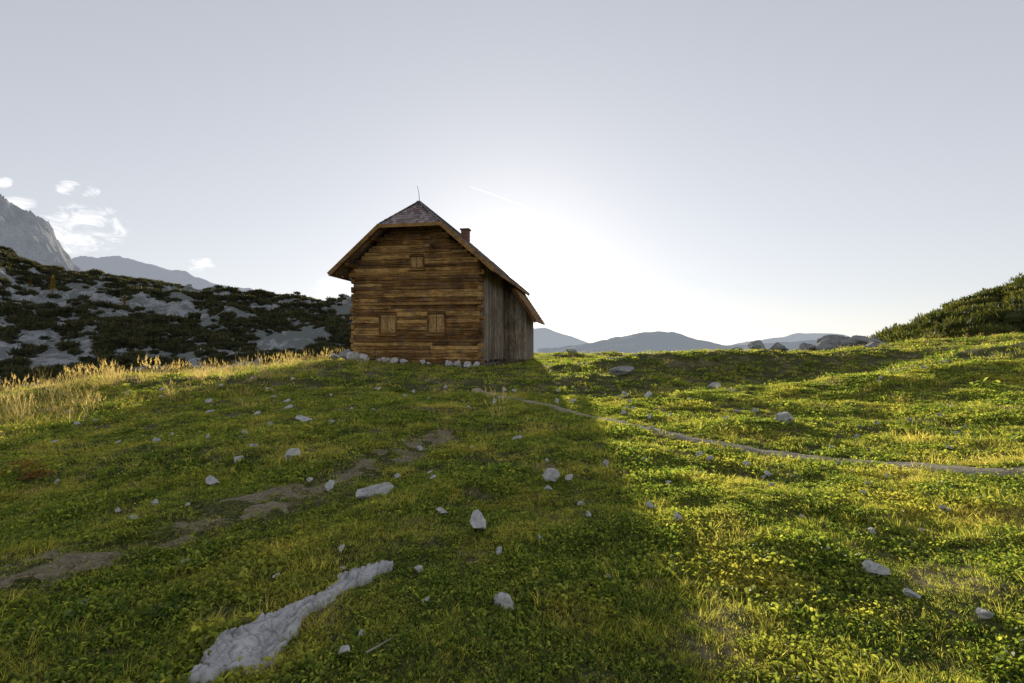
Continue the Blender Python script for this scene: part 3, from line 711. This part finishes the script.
yy=math_(nt,'MAXIMUM',gy_,.05);U=math_(nt,'DIVIDE',gx_,yy);Vv=math_(nt,'DIVIDE',gz_,yy)
cloud=None
for px,py,a,bb in ((80,229,.10,.055),(66,187,.028,.016),(89,193,.022,.016),(200,265,.034,.016),(338,290,.06,.03),(14,205,.05,.02),(2,182,.02,.014)):
    cu=(px-512)/512;cv_=(347-py)/512
    e=math_(nt,'ADD',math_(nt,'POWER',math_(nt,'DIVIDE',math_(nt,'SUBTRACT',U,cu),a),2.),math_(nt,'POWER',math_(nt,'DIVIDE',math_(nt,'SUBTRACT',Vv,cv_),bb),2.))
    e=math_(nt,'SUBTRACT',1.,e,clamp=True)
    cloud=e if cloud is None else math_(nt,'MAXIMUM',cloud,e)
cn=noi(nt,scalev(nt,g,(1,1,1.9)),30,6,.68,.8)
cf=math_(nt,'ADD',math_(nt,'MULTIPLY',cloud,.5),math_(nt,'MULTIPLY',math_(nt,'SUBTRACT',cn,.5),2.4))
cf=math_(nt,'MULTIPLY',math_(nt,'SUBTRACT',cf,.08),2.2,clamp=True)
cf=math_(nt,'MULTIPLY',cf,math_(nt,'MULTIPLY',cloud,2.8,clamp=True))
ax_,ay_,bx_,by_=(470-512)/512,(347-186)/512,(528-512)/512,(347-207)/512
dl=math.hypot(bx_-ax_,by_-ay_);tx,ty=(bx_-ax_)/dl,(by_-ay_)/dl
al=math_(nt,'ADD',math_(nt,'MULTIPLY',math_(nt,'SUBTRACT',U,ax_),tx),math_(nt,'MULTIPLY',math_(nt,'SUBTRACT',Vv,ay_),ty))
pe=math_(nt,'ABSOLUTE',math_(nt,'SUBTRACT',math_(nt,'MULTIPLY',math_(nt,'SUBTRACT',U,ax_),-ty),math_(nt,'MULTIPLY',math_(nt,'SUBTRACT',Vv,ay_),-tx)))
ct=math_(nt,'MULTIPLY',math_(nt,'SUBTRACT',1.,math_(nt,'DIVIDE',pe,.0025),clamp=True),math_(nt,'MULTIPLY',math_(nt,'GREATER_THAN',al,0.),math_(nt,'LESS_THAN',al,dl)))
ct=math_(nt,'MULTIPLY',ct,math_(nt,'GREATER_THAN',gy_,.05))
cf=math_(nt,'MULTIPLY',cf,math_(nt,'GREATER_THAN',gy_,.05))
STR=.15
hs=nt.nodes.new('ShaderNodeHueSaturation');hs.inputs['Saturation'].default_value=.5;L(nt,sky.outputs[0],hs.inputs['Color'])
gm=nt.nodes.new('ShaderNodeGamma');gm.inputs['Gamma'].default_value=.45;L(nt,hs.outputs[0],gm.inputs['Color'])
col=mixc(nt,1.,gm.outputs[0],(2.62,2.56,2.62),'MULTIPLY')
zf_=math_(nt,'SUBTRACT',1.,math_(nt,'MULTIPLY',math_(nt,'MULTIPLY',math_(nt,'SUBTRACT',gz_,.58),2.6,clamp=True),.5))
zv=nt.nodes.new('ShaderNodeVectorMath');zv.operation='SCALE';L(nt,col,zv.inputs[0]);L(nt,zf_,zv.inputs['Scale']);col=zv.outputs[0]
def glow(p,amt,c):
    m=nt.nodes.new('ShaderNodeVectorMath');m.operation='SCALE';m.inputs[0].default_value=c;L(nt,math_(nt,'MULTIPLY',math_(nt,'POWER',dot,p),amt/STR),m.inputs['Scale']);return m.outputs[0]
for p,a,c in ((30000.,50.,(1,.93,.75)),(1500.,1.2,(1,.95,.85)),(60.,.12,(1,.97,.92)),(9.,.06,(1,.98,.96))):
    ad=nt.nodes.new('ShaderNodeVectorMath');ad.operation='ADD';L(nt,col,ad.inputs[0]);L(nt,glow(p,a,c),ad.inputs[1]);col=ad.outputs[0]
col=mixc(nt,math_(nt,'MAXIMUM',math_(nt,'MULTIPLY',cf,.95),math_(nt,'MULTIPLY',ct,.6)),col,(7.2,7.2,7.3))
bg=nt.nodes.new('ShaderNodeBackground');L(nt,col,bg.inputs['Color']);bg.inputs['Strength'].default_value=STR
wo=nt.nodes.new('ShaderNodeOutputWorld');L(nt,bg.outputs[0],wo.inputs['Surface'])

cam=bpy.data.cameras.new('camera');cam.lens=18;cam.sensor_width=36;cam.clip_start=.05;cam.clip_end=20000
co=bpy.data.objects.new('camera',cam);COL.objects.link(co);co.location=(0,0,1.6);co.rotation_euler=(math.radians(90.6),0,0)
scene.camera=co
